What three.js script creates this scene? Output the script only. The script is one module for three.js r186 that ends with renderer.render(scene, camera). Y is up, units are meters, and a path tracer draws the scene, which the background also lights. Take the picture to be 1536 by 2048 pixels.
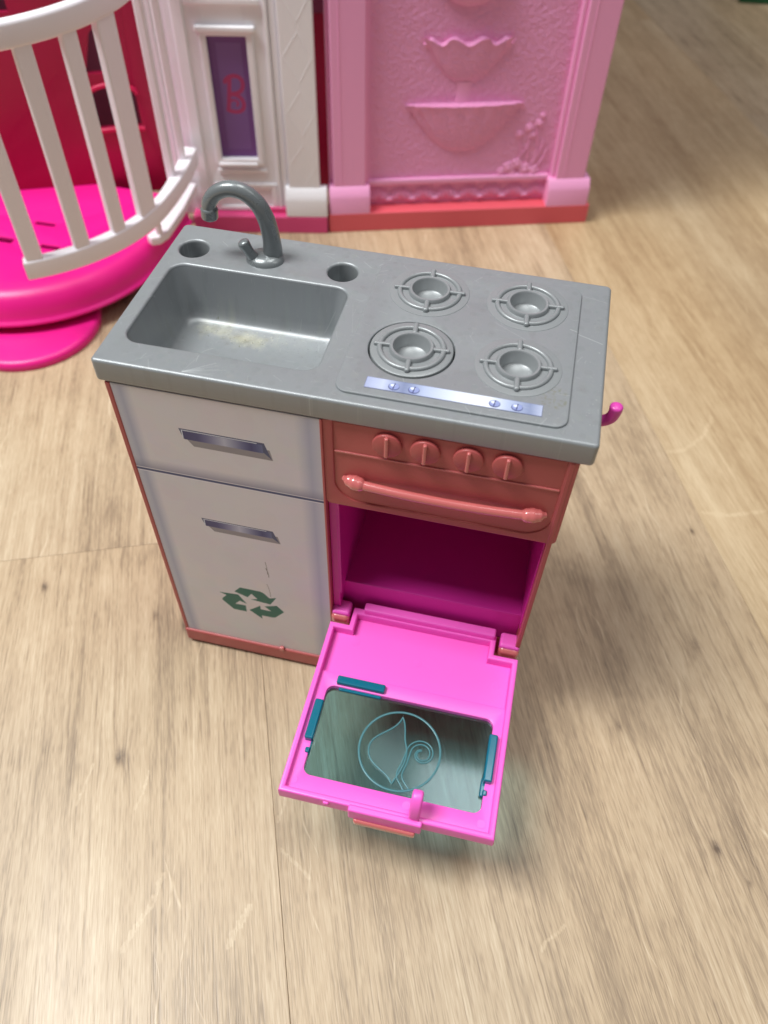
import * as THREE from 'three';
import { RoundedBoxGeometry } from 'three/addons/geometries/RoundedBoxGeometry.js';
import { mergeGeometries, mergeVertices, toCreasedNormals } from 'three/addons/utils/BufferGeometryUtils.js';
import { RectAreaLightUniformsLib } from 'three/addons/lights/RectAreaLightUniformsLib.js';

// ---------------------------------------------------------------- camera, light, exposure
const scene = new THREE.Scene();
const camera = new THREE.PerspectiveCamera(65.56, 768 / 1024, 0.01, 20);
camera.rotation.order = 'YXZ';
camera.position.set(0.04723, 0.31864, 0.2365);
camera.rotation.set(-0.88788, 0.19491, 0.03445);
camera.focus = 0.268;
camera.userData.fStop = 11;
scene.add(camera);

const renderer = new THREE.WebGLRenderer({ antialias: true });
renderer.toneMapping = THREE.LinearToneMapping;
renderer.toneMappingExposure = 1;
renderer.shadowMap.enabled = true;
RectAreaLightUniformsLib.init();
scene.background = new THREE.Color().setRGB(0.13, 0.135, 0.147);   // the even light of the room around

const LAMPS = [
  { at: [-1.15, 2.35, 0.34], size: [1.2, 0.7], power: 31, label: 'white ceiling light panel high above, over the elevator side' },
  { at: [0.3, 2.35, -0.35], size: [0.6, 1.2], power: 6, label: 'white ceiling light panel high above, straight over the pink wall' },
  { at: [1.7, 2.35, 0.1], size: [1.2, 0.6], power: 2, label: 'white ceiling light panel high above, over the hook side' },
];

// ---------------------------------------------------------------- small helpers
let seed = 7;
const rnd = () => { seed = (seed * 1664525 + 1013904223) >>> 0; return seed / 4294967296; };
const MM = 0.001;
const V = (x, y, z) => new THREE.Vector3(x, y, z);
const used = {};
function numbered(n) { used[n] = (used[n] ?? -1) + 1; return used[n] ? `${n}_${String(used[n]).padStart(3, '0')}` : n; }
function thing(name, label, category, pos = [0, 0, 0], ry = 0, group) {
  const o = new THREE.Group(); o.name = numbered(name); o.position.set(...pos).multiplyScalar(MM); o.rotation.y = ry;
  o.userData = { label, category }; if (group) o.userData.group = group;
  scene.add(o); return o;
}
function boxUV(g) {                                   // uv in metres, by the axis each face looks along
  if (g.index) g = g.toNonIndexed();
  const p = g.attributes.position, n = p.count, uv = new Float32Array(n * 2), a = V(), b = V(), c = V(), q = V();
  for (let i = 0; i < n; i += 3) {
    a.fromBufferAttribute(p, i); b.fromBufferAttribute(p, i + 1); c.fromBufferAttribute(p, i + 2);
    q.copy(b).sub(a).cross(c.clone().sub(a));
    const x = Math.abs(q.x), y = Math.abs(q.y), z = Math.abs(q.z);
    for (const [k, v] of [[0, a], [1, b], [2, c]]) {
      const s = y >= x && y >= z ? [v.x, -v.z] : z >= x ? [v.x, v.y] : [v.z, v.y];
      uv[(i + k) * 2] = s[0]; uv[(i + k) * 2 + 1] = s[1];
    }
  }
  g.setAttribute('uv', new THREE.BufferAttribute(uv, 2)); return g;
}
function topUV(g, x0, x1, z0, z1) {                   // uv seen from above
  const p = g.attributes.position, uv = new Float32Array(p.count * 2);
  for (let i = 0; i < p.count; i++) { uv[2 * i] = (p.getX(i) - x0) / (x1 - x0); uv[2 * i + 1] = 1 - (p.getZ(i) - z0) / (z1 - z0); }
  g.setAttribute('uv', new THREE.BufferAttribute(uv, 2)); return g;
}
function frontUV(g, x0, x1, y0, y1) {
  const p = g.attributes.position, uv = new Float32Array(p.count * 2);
  for (let i = 0; i < p.count; i++) { uv[2 * i] = (p.getX(i) - x0) / (x1 - x0); uv[2 * i + 1] = (p.getY(i) - y0) / (y1 - y0); }
  g.setAttribute('uv', new THREE.BufferAttribute(uv, 2)); return g;
}
function add(name, geo, mat, parent, uv) {            // geometry in millimetres
  let g = Array.isArray(geo) ? mergeGeometries(geo.map((q) => { const r = q.index ? q.toNonIndexed() : q; for (const k of Object.keys(r.attributes)) if (k !== 'position' && k !== 'normal' && k !== 'uv') r.deleteAttribute(k); return r; })) : geo;
  g = uv ? uv(g) : g; g.scale(MM, MM, MM);
  if (!uv) g = boxUV(g);
  const m = new THREE.Mesh(g, mat); m.name = name; m.castShadow = m.receiveShadow = true;
  if (parent) parent.add(m); return m;
}
const rbox = (x0, x1, y0, y1, z0, z1, r = 0.4, s = 2) => new RoundedBoxGeometry(x1 - x0, y1 - y0, z1 - z0, s, Math.min(r, (x1 - x0) / 2.01, (y1 - y0) / 2.01, (z1 - z0) / 2.01)).translate((x0 + x1) / 2, (y0 + y1) / 2, (z0 + z1) / 2);
function rrect(x0, x1, y0, y1, r, path = new THREE.Shape()) {
  const R = Array.isArray(r) ? r : [r, r, r, r];      // corners: x0y0, x1y0, x1y1, x0y1
  path.moveTo(x0 + R[0], y0); path.lineTo(x1 - R[1], y0); if (R[1]) path.absarc(x1 - R[1], y0 + R[1], R[1], -Math.PI / 2, 0);
  path.lineTo(x1, y1 - R[2]); if (R[2]) path.absarc(x1 - R[2], y1 - R[2], R[2], 0, Math.PI / 2);
  path.lineTo(x0 + R[3], y1); if (R[3]) path.absarc(x0 + R[3], y1 - R[3], R[3], Math.PI / 2, Math.PI);
  path.lineTo(x0, y0 + R[0]); if (R[0]) path.absarc(x0 + R[0], y0 + R[0], R[0], Math.PI, Math.PI * 1.5);
  return path;
}
const circ = (x, y, r) => new THREE.Path().absarc(x, y, r, 0, Math.PI * 2);
const poly = (pts) => new THREE.Shape(pts.map(([x, y]) => new THREE.Vector2(x, y)));
function extrude(shape, h, b = 0.3, seg = 3, crease = 0.7, curve = 20) {       // the outline keeps its size; total height h
  const g = new THREE.ExtrudeGeometry(shape, { depth: Math.max(h - 2 * b, 0.01), bevelEnabled: b > 0, bevelThickness: b, bevelSize: b, bevelOffset: -b, bevelSegments: seg, curveSegments: curve }).translate(0, 0, b);
  return toCreasedNormals(g, crease);
}
const flat = (shape, y0, y1, b, seg, crease, curve) => extrude(shape, y1 - y0, b, seg, crease, curve).rotateX(Math.PI / 2).translate(0, y1, 0);  // shape y becomes z
const lathe = (pts, seg = 48) => toCreasedNormals(new THREE.LatheGeometry(pts.map(([x, y]) => new THREE.Vector2(x, y)), seg), 0.8);
function loft(rings, closeEnd = true, crease = 0.9) {  // rings of equal length, each an array of Vector3
  const n = rings[0].length, pos = [], idx = [];
  rings.forEach((r) => r.forEach((v) => pos.push(v.x, v.y, v.z)));
  for (let j = 0; j + 1 < rings.length; j++) for (let i = 0; i < n; i++) { const k = (i + 1) % n, a = j * n + i, b = j * n + k, c = a + n, d = b + n; idx.push(a, b, c, b, d, c); }
  if (closeEnd) { const L = rings.at(-1), m = V(); L.forEach((v) => m.add(v)); m.divideScalar(n); pos.push(m.x, m.y, m.z); const o = (rings.length - 1) * n; for (let i = 0; i < n; i++) idx.push(o + i, o + (i + 1) % n, rings.length * n); }
  const g = new THREE.BufferGeometry(); g.setAttribute('position', new THREE.Float32BufferAttribute(pos, 3)); g.setIndex(idx); g.computeVertexNormals();
  const h = toCreasedNormals(g, crease); h.setAttribute('uv', new THREE.Float32BufferAttribute(new Float32Array(h.attributes.position.count * 2), 2)); return h;
}
function tubeVar(points, radii, seg = 60, rad = 20) {  // a tube with its own radius at each point, both ends closed and rounded
  const curve = new THREE.CatmullRomCurve3(points, false, 'centripetal'), F = curve.computeFrenetFrames(seg, false), rings = [];
  const R = (t) => { const f = t * (radii.length - 1), i = Math.min(Math.floor(f), radii.length - 2), k = f - i, s = k * k * (3 - 2 * k); return radii[i] * (1 - s) + radii[i + 1] * s; };
  const ring = (p, i, r) => Array.from({ length: rad }, (_, k) => { const a = k / rad * Math.PI * 2; return p.clone().addScaledVector(F.normals[i], Math.cos(a) * r).addScaledVector(F.binormals[i], Math.sin(a) * r); });
  const capAt = (i, sgn) => { const p = curve.getPointAt(i / seg), r = R(i / seg), out = []; for (const a of [1.5, 1.2, 0.8, 0.4]) out.push(ring(p.clone().addScaledVector(F.tangents[i], sgn * Math.sin(a) * r * 0.45), i, Math.max(r * Math.cos(a), 0.01))); return out; };
  rings.push(...capAt(0, -1)); for (let i = 0; i <= seg; i++) rings.push(ring(curve.getPointAt(i / seg), i, R(i / seg))); rings.push(...capAt(seg, 1).reverse());
  return loft(rings, true, 1.2);
}
const tube = (pts, r, seg = 60, rad = 10, closed = false) => new THREE.TubeGeometry(new THREE.CatmullRomCurve3(pts, closed), seg, r, rad, closed);

// ---------------------------------------------------------------- noise and textures
function lattice(s, per) {                             // tileable value noise
  let t = s >>> 0; const r = () => { t = (t * 1664525 + 1013904223) >>> 0; return t / 4294967296; };
  const a = new Float32Array(per * per); for (let i = 0; i < a.length; i++) a[i] = r();
  return (x, y) => {
    const xi = Math.floor(x), yi = Math.floor(y); let fx = x - xi, fy = y - yi; fx = fx * fx * (3 - 2 * fx); fy = fy * fy * (3 - 2 * fy);
    const x0 = ((xi % per) + per) % per, x1 = (x0 + 1) % per, y0 = (((yi % per) + per) % per) * per, y1 = ((((yi + 1) % per) + per) % per) * per;
    return (a[y0 + x0] * (1 - fx) + a[y0 + x1] * fx) * (1 - fy) + (a[y1 + x0] * (1 - fx) + a[y1 + x1] * fx) * fy;
  };
}
const N1 = lattice(11, 256), N2 = lattice(23, 256), N3 = lattice(37, 256), N4 = lattice(51, 256), N5 = lattice(77, 256);
function dataTex(w, h, f, srgb) {
  const d = new Uint8Array(w * h * 4);
  for (let y = 0; y < h; y++) for (let x = 0; x < w; x++) { const c = f(x / w, y / h, x, y), o = (y * w + x) * 4; d[o] = c[0]; d[o + 1] = c[1]; d[o + 2] = c[2]; d[o + 3] = 255; }
  const t = new THREE.DataTexture(d, w, h); t.wrapS = t.wrapT = THREE.RepeatWrapping; t.magFilter = THREE.LinearFilter; t.minFilter = THREE.LinearMipmapLinearFilter; t.generateMipmaps = true;
  if (srgb) t.colorSpace = THREE.SRGBColorSpace; t.needsUpdate = true; return t;
}
function noiseTex(w, oct, lo, hi, s) {                 // tileable grey noise, oct = [[cells, weight], ...]
  const L = oct.map(([c], i) => lattice(s + i * 13, c)); let W = 0; oct.forEach(([, k]) => (W += k));
  return dataTex(w, w, (u, v) => { let n = 0; oct.forEach(([c, k], i) => (n += k * L[i](u * c, v * c))); const q = lo + (hi - lo) * n / W; return [q, q, q]; });
}
const handled = (() => {
  const c = document.createElement('canvas'); c.width = c.height = 1024; const x = c.getContext('2d'); x.fillStyle = '#d6d6d6'; x.fillRect(0, 0, 1024, 1024);
  for (let i = 0; i < 260; i++) { const k = rnd() < 0.5 ? 255 : 150; x.fillStyle = `rgba(${k},${k},${k},0.09)`; x.beginPath(); x.ellipse(rnd() * 1024, rnd() * 1024, 15 + rnd() * 90, 10 + rnd() * 50, rnd() * 3, 0, 7); x.fill(); }
  for (let i = 0; i < 420; i++) { const k = rnd() < 0.6 ? 255 : 120, px = rnd() * 1024, py = rnd() * 1024, a = rnd() * 6.3, l = 10 + rnd() * 90; x.strokeStyle = `rgba(${k},${k},${k},${0.15 + rnd() * 0.4})`; x.lineWidth = 0.7 + rnd() * 1.4; x.beginPath(); x.moveTo(px, py); x.quadraticCurveTo(px + Math.cos(a) * l * 0.5 + rnd() * 14, py + Math.sin(a) * l * 0.5 + rnd() * 14, px + Math.cos(a) * l, py + Math.sin(a) * l); x.stroke(); }
  const t = new THREE.CanvasTexture(c); t.wrapS = t.wrapT = THREE.RepeatWrapping; return t;
})();
const rep = (t, metres) => { const c = t.clone(); c.repeat.set(1 / metres, 1 / metres); c.needsUpdate = true; return c; };
const smudge = noiseTex(512, [[6, 1], [17, 0.8], [60, 0.5], [170, 0.4]], 175, 255, 5);
const peel = noiseTex(512, [[40, 1], [110, 0.7], [220, 0.5]], 60, 200, 91);
const stucco = noiseTex(512, [[18, 1], [40, 1], [90, 0.6], [200, 0.3]], 20, 235, 133);
const S = (hex) => new THREE.Color(hex);
function plastic(hex, o = {}) {
  return new THREE.MeshPhysicalMaterial({ color: S(hex), roughness: o.rough ?? 0.5, metalness: o.metal ?? 0, roughnessMap: rep(handled, 0.07), bumpMap: rep(o.bumpTex ?? peel, o.bumpSize ?? 0.03), bumpScale: o.bump ?? 0.00003, clearcoat: o.coat ?? 0, clearcoatRoughness: 0.15, side: THREE.DoubleSide });
}
function canvasTex(w, h, draw, srgb = true) {
  const c = document.createElement('canvas'); c.width = w; c.height = h; const x = c.getContext('2d'); draw(x, w, h);
  const t = new THREE.CanvasTexture(c); if (srgb) t.colorSpace = THREE.SRGBColorSpace; return t;
}

const coral = plastic('#b25554', { rough: 0.45 });
const hookPink = plastic('#d948ac', { rough: 0.4 });
const coralTrim = plastic('#cc6b6a', { rough: 0.3, coat: 1 });
const magenta = plastic('#f765cd', { rough: 0.42 });
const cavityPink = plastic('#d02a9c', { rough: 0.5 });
const hotPink = plastic('#ee1a8e', { rough: 0.45 });
const crimson = plastic('#a4023e', { rough: 0.5 });
const archRed = plastic('#cc1450', { rough: 0.5 });
const plum = plastic('#7a3a54', { rough: 0.6 });
const navy = plastic('#15122c', { rough: 0.6 });
const white = plastic('#f2eef4', { rough: 0.5 });
const facadeWhite = plastic('#efeef3', { rough: 0.55 });
const wallPink = plastic('#f6a9d8', { rough: 0.55 });
const stuccoPink = plastic('#f5a5d6', { rough: 0.55, bumpTex: stucco, bumpSize: 0.04, bump: 0.0016 });
const baseRed = plastic('#e25f6c', { rough: 0.5 });
const basePink = plastic('#dc4a86', { rough: 0.5 });
const grey = plastic('#939799', { rough: 0.44, metal: 0.25 });
const greyDark = plastic('#808587', { rough: 0.34, metal: 0.3, coat: 0.3 });
const teal = new THREE.MeshPhysicalMaterial({ color: S('#04677f'), roughness: 0.22, roughnessMap: rep(smudge, 0.05), clearcoat: 0.15, clearcoatRoughness: 0.2 });
const pane = new THREE.MeshPhysicalMaterial({ color: S('#bedfe8'), roughness: 0.12, transmission: 1, thickness: 0, ior: 1.48 });
const paneFill = new THREE.MeshPhysicalMaterial({ color: S('#e6f6f7'), roughness: 0.3, transmission: 1, thickness: 0, ior: 1.48 });
const paneRelief = new THREE.MeshPhysicalMaterial({ color: S('#74bcc4'), roughness: 0.3, transmission: 0.65, thickness: 0, ior: 1.48 });

// ---------------------------------------------------------------- wood floor: planks 230 mm wide, running along D
const floorTilt = Math.atan2(0.926, 0.377);            // planks run along (0.377, 0, 0.926)
function woodTex(s, warm) {
  const W = 1792, H = 2048, PW = 230, PL = 1220, ox = s * 37.3, oy = s * 91.7;
  let t = s * 977 + 5; const r = () => { t = (t * 1664525 + 1013904223) >>> 0; return t / 4294967296; };
  const knots = Array.from({ length: 9 }, () => [r() * PW, r() * PL, 1.6 + r() * 2.2, 0.35 + r() * 0.5]);
  knots.push(...(s === 1 ? [[168, 1152, 1.8, 0.8], [175, 1166, 1, 0.5], [148, 1098, 1.6, 0.45], [222, 1003, 1.3, 0.7]] : s === 2 ? [[197, 49, 2.6, 0.9], [183, 42, 1.6, 0.5], [131, 18, 1.8, 0.8], [204, 44, 1.4, 0.5]] : []));
  const flecks = Array.from({ length: 70 }, () => [r() * PW, r() * PL, 8 + r() * 26, (r() - 0.3) * 0.9, 0.35 + r() * 0.7, r() * 9]);
  // pale scuffs with ragged edges: [half width, x, y, x, y, ...] across and along the plank
  const scuff = new Float32Array(W * H), lines = { 1: [[0.5, 7.4, 1100, 1.1, 1115], [0.45, 90, 1175, 101, 1168.6], [0.4, 11, 1138, 1.2, 1126]], 2: [[0.7, 187.4, 158, 182.7, 167, 173.5, 181], [1, 218.9, 173.7, 210, 186], [0.5, 181.8, 117, 176, 131], [0.4, 158.7, 110, 153, 126]], 3: [[0.9, 1.2, 647, 16, 651, 37, 651], [0.9, -0.5, 603, 11.4, 603, 27.5, 593.6, 38.7, 579]] }[s];
  for (const [hw, ...q] of lines) for (let i = 0; i + 3 < q.length; i += 2) { const n = Math.ceil(Math.hypot(q[i + 2] - q[i], q[i + 3] - q[i + 1]) / 0.25); for (let j = 0; j < n; j++) { const f = j / n, cx = q[i] + (q[i + 2] - q[i]) * f + (N1(i + f * 3, hw * 40) - 0.5) * 1.6, cy = q[i + 1] + (q[i + 3] - q[i + 1]) * f, w = hw * (0.3 + N2(f * 14, hw * 20 + i)); for (let y = Math.floor((cy - w) / PL * H); y <= (cy + w) / PL * H; y++) for (let x = Math.floor((cx - w) / PW * W); x <= (cx + w) / PW * W; x++) if (x >= 0 && x < W && y >= 0 && y < H) scuff[y * W + x] = Math.max(scuff[y * W + x], 0.05 + 0.26 * N3(x / 4, y / 1.5)); } }
  const cells = new Map(); flecks.forEach((f) => { for (let k = Math.floor((f[1] - f[2]) / 20); k <= Math.floor((f[1] + f[2]) / 20); k++) { if (!cells.has(k)) cells.set(k, []); cells.get(k).push(f); } });
  const dark = warm ? [150, 122, 90] : [128, 109, 88], mid = warm ? [182, 156, 121] : [183, 160, 130], light = warm ? [209, 187, 152] : [212, 194, 165];
  return dataTex(W, H, (u, v, px, py) => {
    const a = u * PW, l = v * PL; let a2 = a + 9 * (N1(ox + a / 70, oy + l / 260) - 0.5) + 1.6 * (N2(ox + a / 16, oy + l / 80) - 0.5), kd = 0;
    for (const [ka, kl, kr, ks] of knots) { const dx = (a - ka) / kr, dy = (l - kl) / (kr * 1.8), q = dx * dx + dy * dy; if (q < 50) { a2 += dx * kr * 0.55 * Math.exp(-q / 5); kd += ks * (0.6 + 0.8 * N3(a / 0.8, l / 0.9)) * Math.exp(-q * 1.5) + 0.16 * ks * Math.exp(-q / 7); } }
    const band = N2(ox + a2 / 30, oy + l / 330) * 0.6 + N3(ox + a2 / 11, oy + l / 190) * 0.4, ring = 0.5 + 0.5 * Math.sin(a2 / 2.6 + 7 * N4(ox + a2 / 70, oy + l / 420));
    const streak = N4(ox + a2 / 4, oy + l / 130), hair = N3(a2 / 0.3 + ox, l / 12 + oy), tick = N2(a2 / 0.28 + ox + 31, l / 3 + oy) - 0.5, mott = N4(a / 4 + 3, l / 9 + ox) - 0.5;
    const blot = N1(ox + a / 38 + 40, oy + l / 85 + 9) * 0.6 + N2(ox + a / 13, oy + l / 30) * 0.4, press = N1(a / 9 + 5, l / 30 + ox);
    const groove = (n, w) => { const d = (n - 0.5) / w; return Math.exp(-d * d); }, dim = 0.25 + 0.75 * N2(a / 6 + 60, l / 40 + oy);
    const darkLine = groove(N4(ox + a2 / 1.7 + 17, oy + l / 95), 0.075) * dim, paleLine = groove(N5(ox + a2 / 1.9 + 71, oy + l / 80), 0.08) * press, thin = groove(N3(ox + a2 / 0.9 + 5, oy + l / 34), 0.09) * (0.3 + 0.7 * press);
    let k = 0.56 + 0.42 * (band - 0.5) + 0.06 * (ring - 0.5) + 0.18 * (streak - 0.5) + 0.2 * (hair - 0.5) + 0.26 * tick + 0.12 * mott + 0.33 * (blot - 0.5) - 0.23 * darkLine + 0.15 * paleLine - 0.15 * thin;
    const pore = Math.max(0, N5(a2 / 0.5 + 90 + ox, l / 15 + oy) - 0.74) * 2.2; k -= pore * 0.35;
    for (const f of cells.get(Math.floor(l / 20)) ?? []) { const dl = l - f[1]; if (Math.abs(dl) < f[2]) { const e = a - f[0] - dl * f[3] * 0.5 - 1.4 * Math.sin(dl / 5 + f[5]); const w = f[4] * (1 - Math.abs(dl) / f[2]); if (Math.abs(e) < w) k += 0.34 * (1 - Math.abs(e) / w) * N2(l / 3, f[5]) * 1.6; } }
    k -= kd * 0.75; k += scuff[py * W + px]; k = Math.min(1, Math.max(-0.25, k));
    const c = k < 0.5 ? mid.map((m, i) => dark[i] + (m - dark[i]) * k * 2) : mid.map((m, i) => m + (light[i] - m) * (k - 0.5) * 2);
    const g = 7 * (N3(a / 60 + 7, l / 120) - 0.5); return [Math.max(20, c[0] + g), Math.max(16, c[1] + g * 0.6), Math.max(12, c[2])];
  }, true);
}
const floor = new THREE.Group(); floor.name = 'floor'; floor.userData = { kind: 'structure', label: 'light oak wood plank floor with grey brown grain under the toys' }; floor.rotation.y = Math.PI / 2 - floorTilt; scene.add(floor);
{
  const woods = [[1, false], [2, false], [3, true]].map(([s, w]) => woodTex(s, w));
  const mats = woods.map((t) => { const b = t.clone(); b.colorSpace = THREE.NoColorSpace; b.needsUpdate = true; return new THREE.MeshStandardMaterial({ map: t, bumpMap: b, bumpScale: 0.0003, roughness: 0.52, roughnessMap: rep(smudge, 1) }); });
  const plank = (x0, x1, z0, z1, k, du, dv) => {       // across x, along z, in the floor's own axes
    const g = rbox(x0 + 0.05, x1 - 0.05, -4, 0, z0 + 0.05, z1 - 0.05, 0.2, 1);
    add('plank', g, mats[k], floor, (q) => { const p = q.attributes.position, uv = new Float32Array(p.count * 2); for (let i = 0; i < p.count; i++) { uv[2 * i] = (p.getX(i) - x0) / 230 + du; uv[2 * i + 1] = (p.getZ(i) - z0) / 1220 + dv; } q.setAttribute('uv', new THREE.BufferAttribute(uv, 2)); return q; });
  };
  const ends = { '-4': -300, '-3': -760, '-2': -520, '-1': -14.5, 0: -985, 1: -640, 2: -420, 3: -150, 4: -800 };
  for (let c = -4; c <= 4; c++) for (let m = -2; m <= 1; m++) {
    const z0 = ends[c] + m * 1220, z1 = z0 + 1220; if (z1 < -1400 || z0 > 900) continue;
    const x0 = -64 + c * 230; plank(x0, x0 + 230, z0, z1, c === 0 ? 0 : c > 0 ? (c % 2 ? 2 : 1) : (c % 2 ? 1 : 0), c === 0 || c === -1 || c === 1 ? 0 : rnd(), c === 0 || c === -1 || c === 1 ? 0 : rnd());
  }
  add('plank_bed', new THREE.BoxGeometry(2200, 4, 2600).translate(50, -7, -250), new THREE.MeshStandardMaterial({ color: S('#4a3a2c'), roughness: 0.9 }), floor);
}

// ---------------------------------------------------------------- the toy kitchen (millimetres; x along the counter, z to the front)
const KH = 162.9, KL = 154.6, KD = 76, KX = 75;
const kitchen = thing('toy_kitchen', 'pink and white toy kitchen with grey sink and hob, its oven door hanging open', 'toy kitchen');
const SINK = [-69.6, -8.6, 23.4, 65], BURN = [[17, 19.4], [48.8, 18.8], [17, 49], [49.3, 49.2]];
const CT = [2048, 1040];
const counterTex = canvasTex(CT[0], CT[1], (c, w, h) => {
  const s = w / 150, X = (x) => (x + 75) * s, Z = (z) => z * s;
  c.fillStyle = '#919598'; c.fillRect(0, 0, w, h);
  for (let i = 0; i < 2600; i++) { const k = 120 + rnd() * 40; c.fillStyle = `rgba(${k},${k + 3},${k + 4},0.13)`; c.beginPath(); c.arc(rnd() * w, rnd() * h, 2 + rnd() * 16, 0, 7); c.fill(); }
  for (let i = 0; i < 5200; i++) { const k = 165 + rnd() * 60; c.fillStyle = `rgba(${k},${k},${k},${0.05 + rnd() * 0.2})`; c.fillRect(rnd() * w, rnd() * h, 1 + rnd() * 2, 1 + rnd() * 2); }
  const line = (x0, z0, x1, z1, wd, al, bow = 0) => { c.strokeStyle = `rgba(222,226,226,${al})`; c.lineWidth = wd; c.beginPath(); c.moveTo(X(x0), Z(z0)); c.quadraticCurveTo(X((x0 + x1) / 2) + bow, Z((z0 + z1) / 2) + bow, X(x1), Z(z1)); c.stroke(); };
  for (let i = 0; i < 190; i++) { const x = -74 + rnd() * 148, z = rnd() * 76, a = rnd() * 6.3, l = 0.6 + rnd() * 4; line(x, z, x + Math.cos(a) * l, z + Math.sin(a) * l, 0.8 + rnd() * 1.4, 0.12 + rnd() * 0.3, (rnd() - 0.5) * 14); }
  // pale stress mark at the front edge of the counter, before the sink
  for (let i = 0; i < 26; i++) { const a = -0.75 + rnd() * 0.75, l = 4 + rnd() * 10; line(-46.5, 74.5, -46.5 + Math.cos(a) * l, 74.5 + Math.sin(a) * l * 0.7, 1 + rnd() * 3, 0.05 + rnd() * 0.1); }
  line(-46.5, 74.6, -38, 68.6, 1.6, 0.5); line(-46.5, 74.8, -34, 70.8, 1.3, 0.35); line(-46.5, 74.7, -44, 66.5, 1.2, 0.3);
  line(63, 27.5, 73.5, 31.5, 3, 0.5, -5); line(40, 30, 50, 36, 2.2, 0.3, 6); line(66, 8, 74, 10, 2, 0.25);
  line(-58, 70, -63, 74, 1.4, 0.2); line(-74, 34, -69.5, 31.5, 1.5, 0.35, 8); line(-74.4, 56, -71, 52, 1.4, 0.3, 5); line(-6, 30, -2.5, 45, 1.5, 0.15);
  for (let i = 0; i < 70; i++) { c.fillStyle = `rgba(225,228,226,${0.1 + rnd() * 0.3})`; const e = rnd(); c.fillRect(X(e < 0.5 ? 70 + rnd() * 4.5 : 55 + rnd() * 12), Z(e < 0.5 ? 20 + rnd() * 54 : 64 + rnd() * 10), 1 + rnd() * 5, 1 + rnd() * 3); }
  // crumbly yellow white residue on the sink floor
  for (let i = 0; i < 1500; i++) {
    const t = rnd(), q = (rnd() + rnd() + rnd() - 1.5) * 5, x = -62 + t * 42, z = 31 + q * 0.8 + (t > 0.3 && t < 0.62 ? 2.6 : 0), den = 0.85 * Math.exp(-(((t - 0.45) / 0.2) ** 2)) + 0.4 * Math.exp(-(((t - 0.12) / 0.1) ** 2)); if (rnd() > den + 0.05) continue;
    const big = rnd() < 0.45, y = rnd(), px = X(x), pz = Z(z), R = big ? 10 + rnd() * 26 : 1.5 + rnd() * 3.5, g = c.createRadialGradient(px, pz, 0, px, pz, R), col = y < 0.18 ? '70,68,52' : `${Math.round(184 + y * 30)},${Math.round(182 + y * 26)},${Math.round(150 + y * 36)}`, al = big ? 0.04 + rnd() * 0.07 : 0.15 + rnd() * 0.4;
    g.addColorStop(0, `rgba(${col},${al})`); g.addColorStop(0.5, `rgba(${col},${al * 0.6})`); g.addColorStop(1, `rgba(${col},0)`); c.fillStyle = g; c.fillRect(px - R, pz - R, 2 * R, 2 * R);
  }
  for (let i = 0; i < 90; i++) { c.fillStyle = `rgba(52,58,54,${0.2 + rnd() * 0.4})`; c.fillRect(X(-30 + rnd() * 18), Z(26 + rnd() * 12), 1 + rnd() * 3, 1 + rnd() * 2); }
  for (let i = 0; i < 120; i++) { c.fillStyle = `rgba(120,118,84,${0.06 + rnd() * 0.14})`; c.beginPath(); c.arc(X(61 + (rnd() - 0.5) * 7), Z(60 + (rnd() - 0.5) * 9), 1 + rnd() * 7, 0, 7); c.fill(); }
});
const counterMat = plastic('#ffffff', { rough: 0.44, metal: 0.25 }); counterMat.map = counterTex;
const byTop = (g) => topUV(g, -75, 75, 0, 76.17);
{
  const sh = rrect(-KX, KX, 0, KD, [2, 2, 1.4, 1.4]);
  sh.holes.push(rrect(SINK[0], SINK[1], SINK[2], SINK[3], 5, new THREE.Path()), circ(-66.1, 14, 5), circ(-13.4, 14.6, 5));
  BURN.forEach(([x, z], i) => sh.holes.push(circ(x, z, i === 2 ? 13.1 : 5.5)));
  add('countertop', flat(sh, KL, KH, 1.0, 4, 0.8, 24), counterMat, kitchen, byTop);
  // sink basin, drafted walls and a rounded floor edge
  const ring = (inset, y, r, shift = 0) => { const out = [], x0 = SINK[0] + inset, x1 = SINK[1] - inset, z0 = SINK[2] + inset, z1 = SINK[3] - inset, P = [[x1 - r, z1 - r, 0], [x0 + r, z1 - r, 1], [x0 + r, z0 + r, 2], [x1 - r, z0 + r, 3]]; for (const [cx, cz, q] of P) for (let k = 0; k <= 8; k++) { const a = (q + k / 8) * Math.PI / 2; out.push(V(cx + Math.cos(a) * r, y, cz + Math.sin(a) * r + shift)); } return out; };
  const rings = [ring(0.04, KH - 0.95, 5), ring(0.3, KH - 2, 5), ring(1.9, 148.5, 5), ring(2.4, 146, 5), ring(3, 144.6, 5), ring(4, 143.7, 4.6), ring(5.4, 143.3, 4)];
  const sink = add('sink_basin', loft(rings, true, 1.0), counterMat, kitchen, byTop);
  add('drain', lathe([[0, 144], [3.4, 144], [4, 143.8], [4.4, 143.4], [4.5, 143]], 32).translate(-39.5, 0.2, 49), greyDark, sink);
  for (const [x, z] of [[-66.1, 14], [-13.4, 14.6]]) add('cup_recess', lathe([[5.02, KL + 0.5], [4.9, KL - 0.2], [4.7, KL + 1.6 - 4], [4.2, KL - 2.8], [0, KL - 2.8]].map(([r, y]) => [r, y])).translate(x, 0, z), grey, kitchen);
  // hob plate
  const pl = rrect(-1.6, 65.6, 5.4, 71.9, 4); BURN.forEach(([x, z], i) => pl.holes.push(circ(x, z, i === 2 ? 13.2 : 5.6)));
  add('hob_plate', flat(pl, KH - 0.2, KH + 0.75, 0.42, 3, 0.5, 28), counterMat, kitchen, byTop);
}
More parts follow.
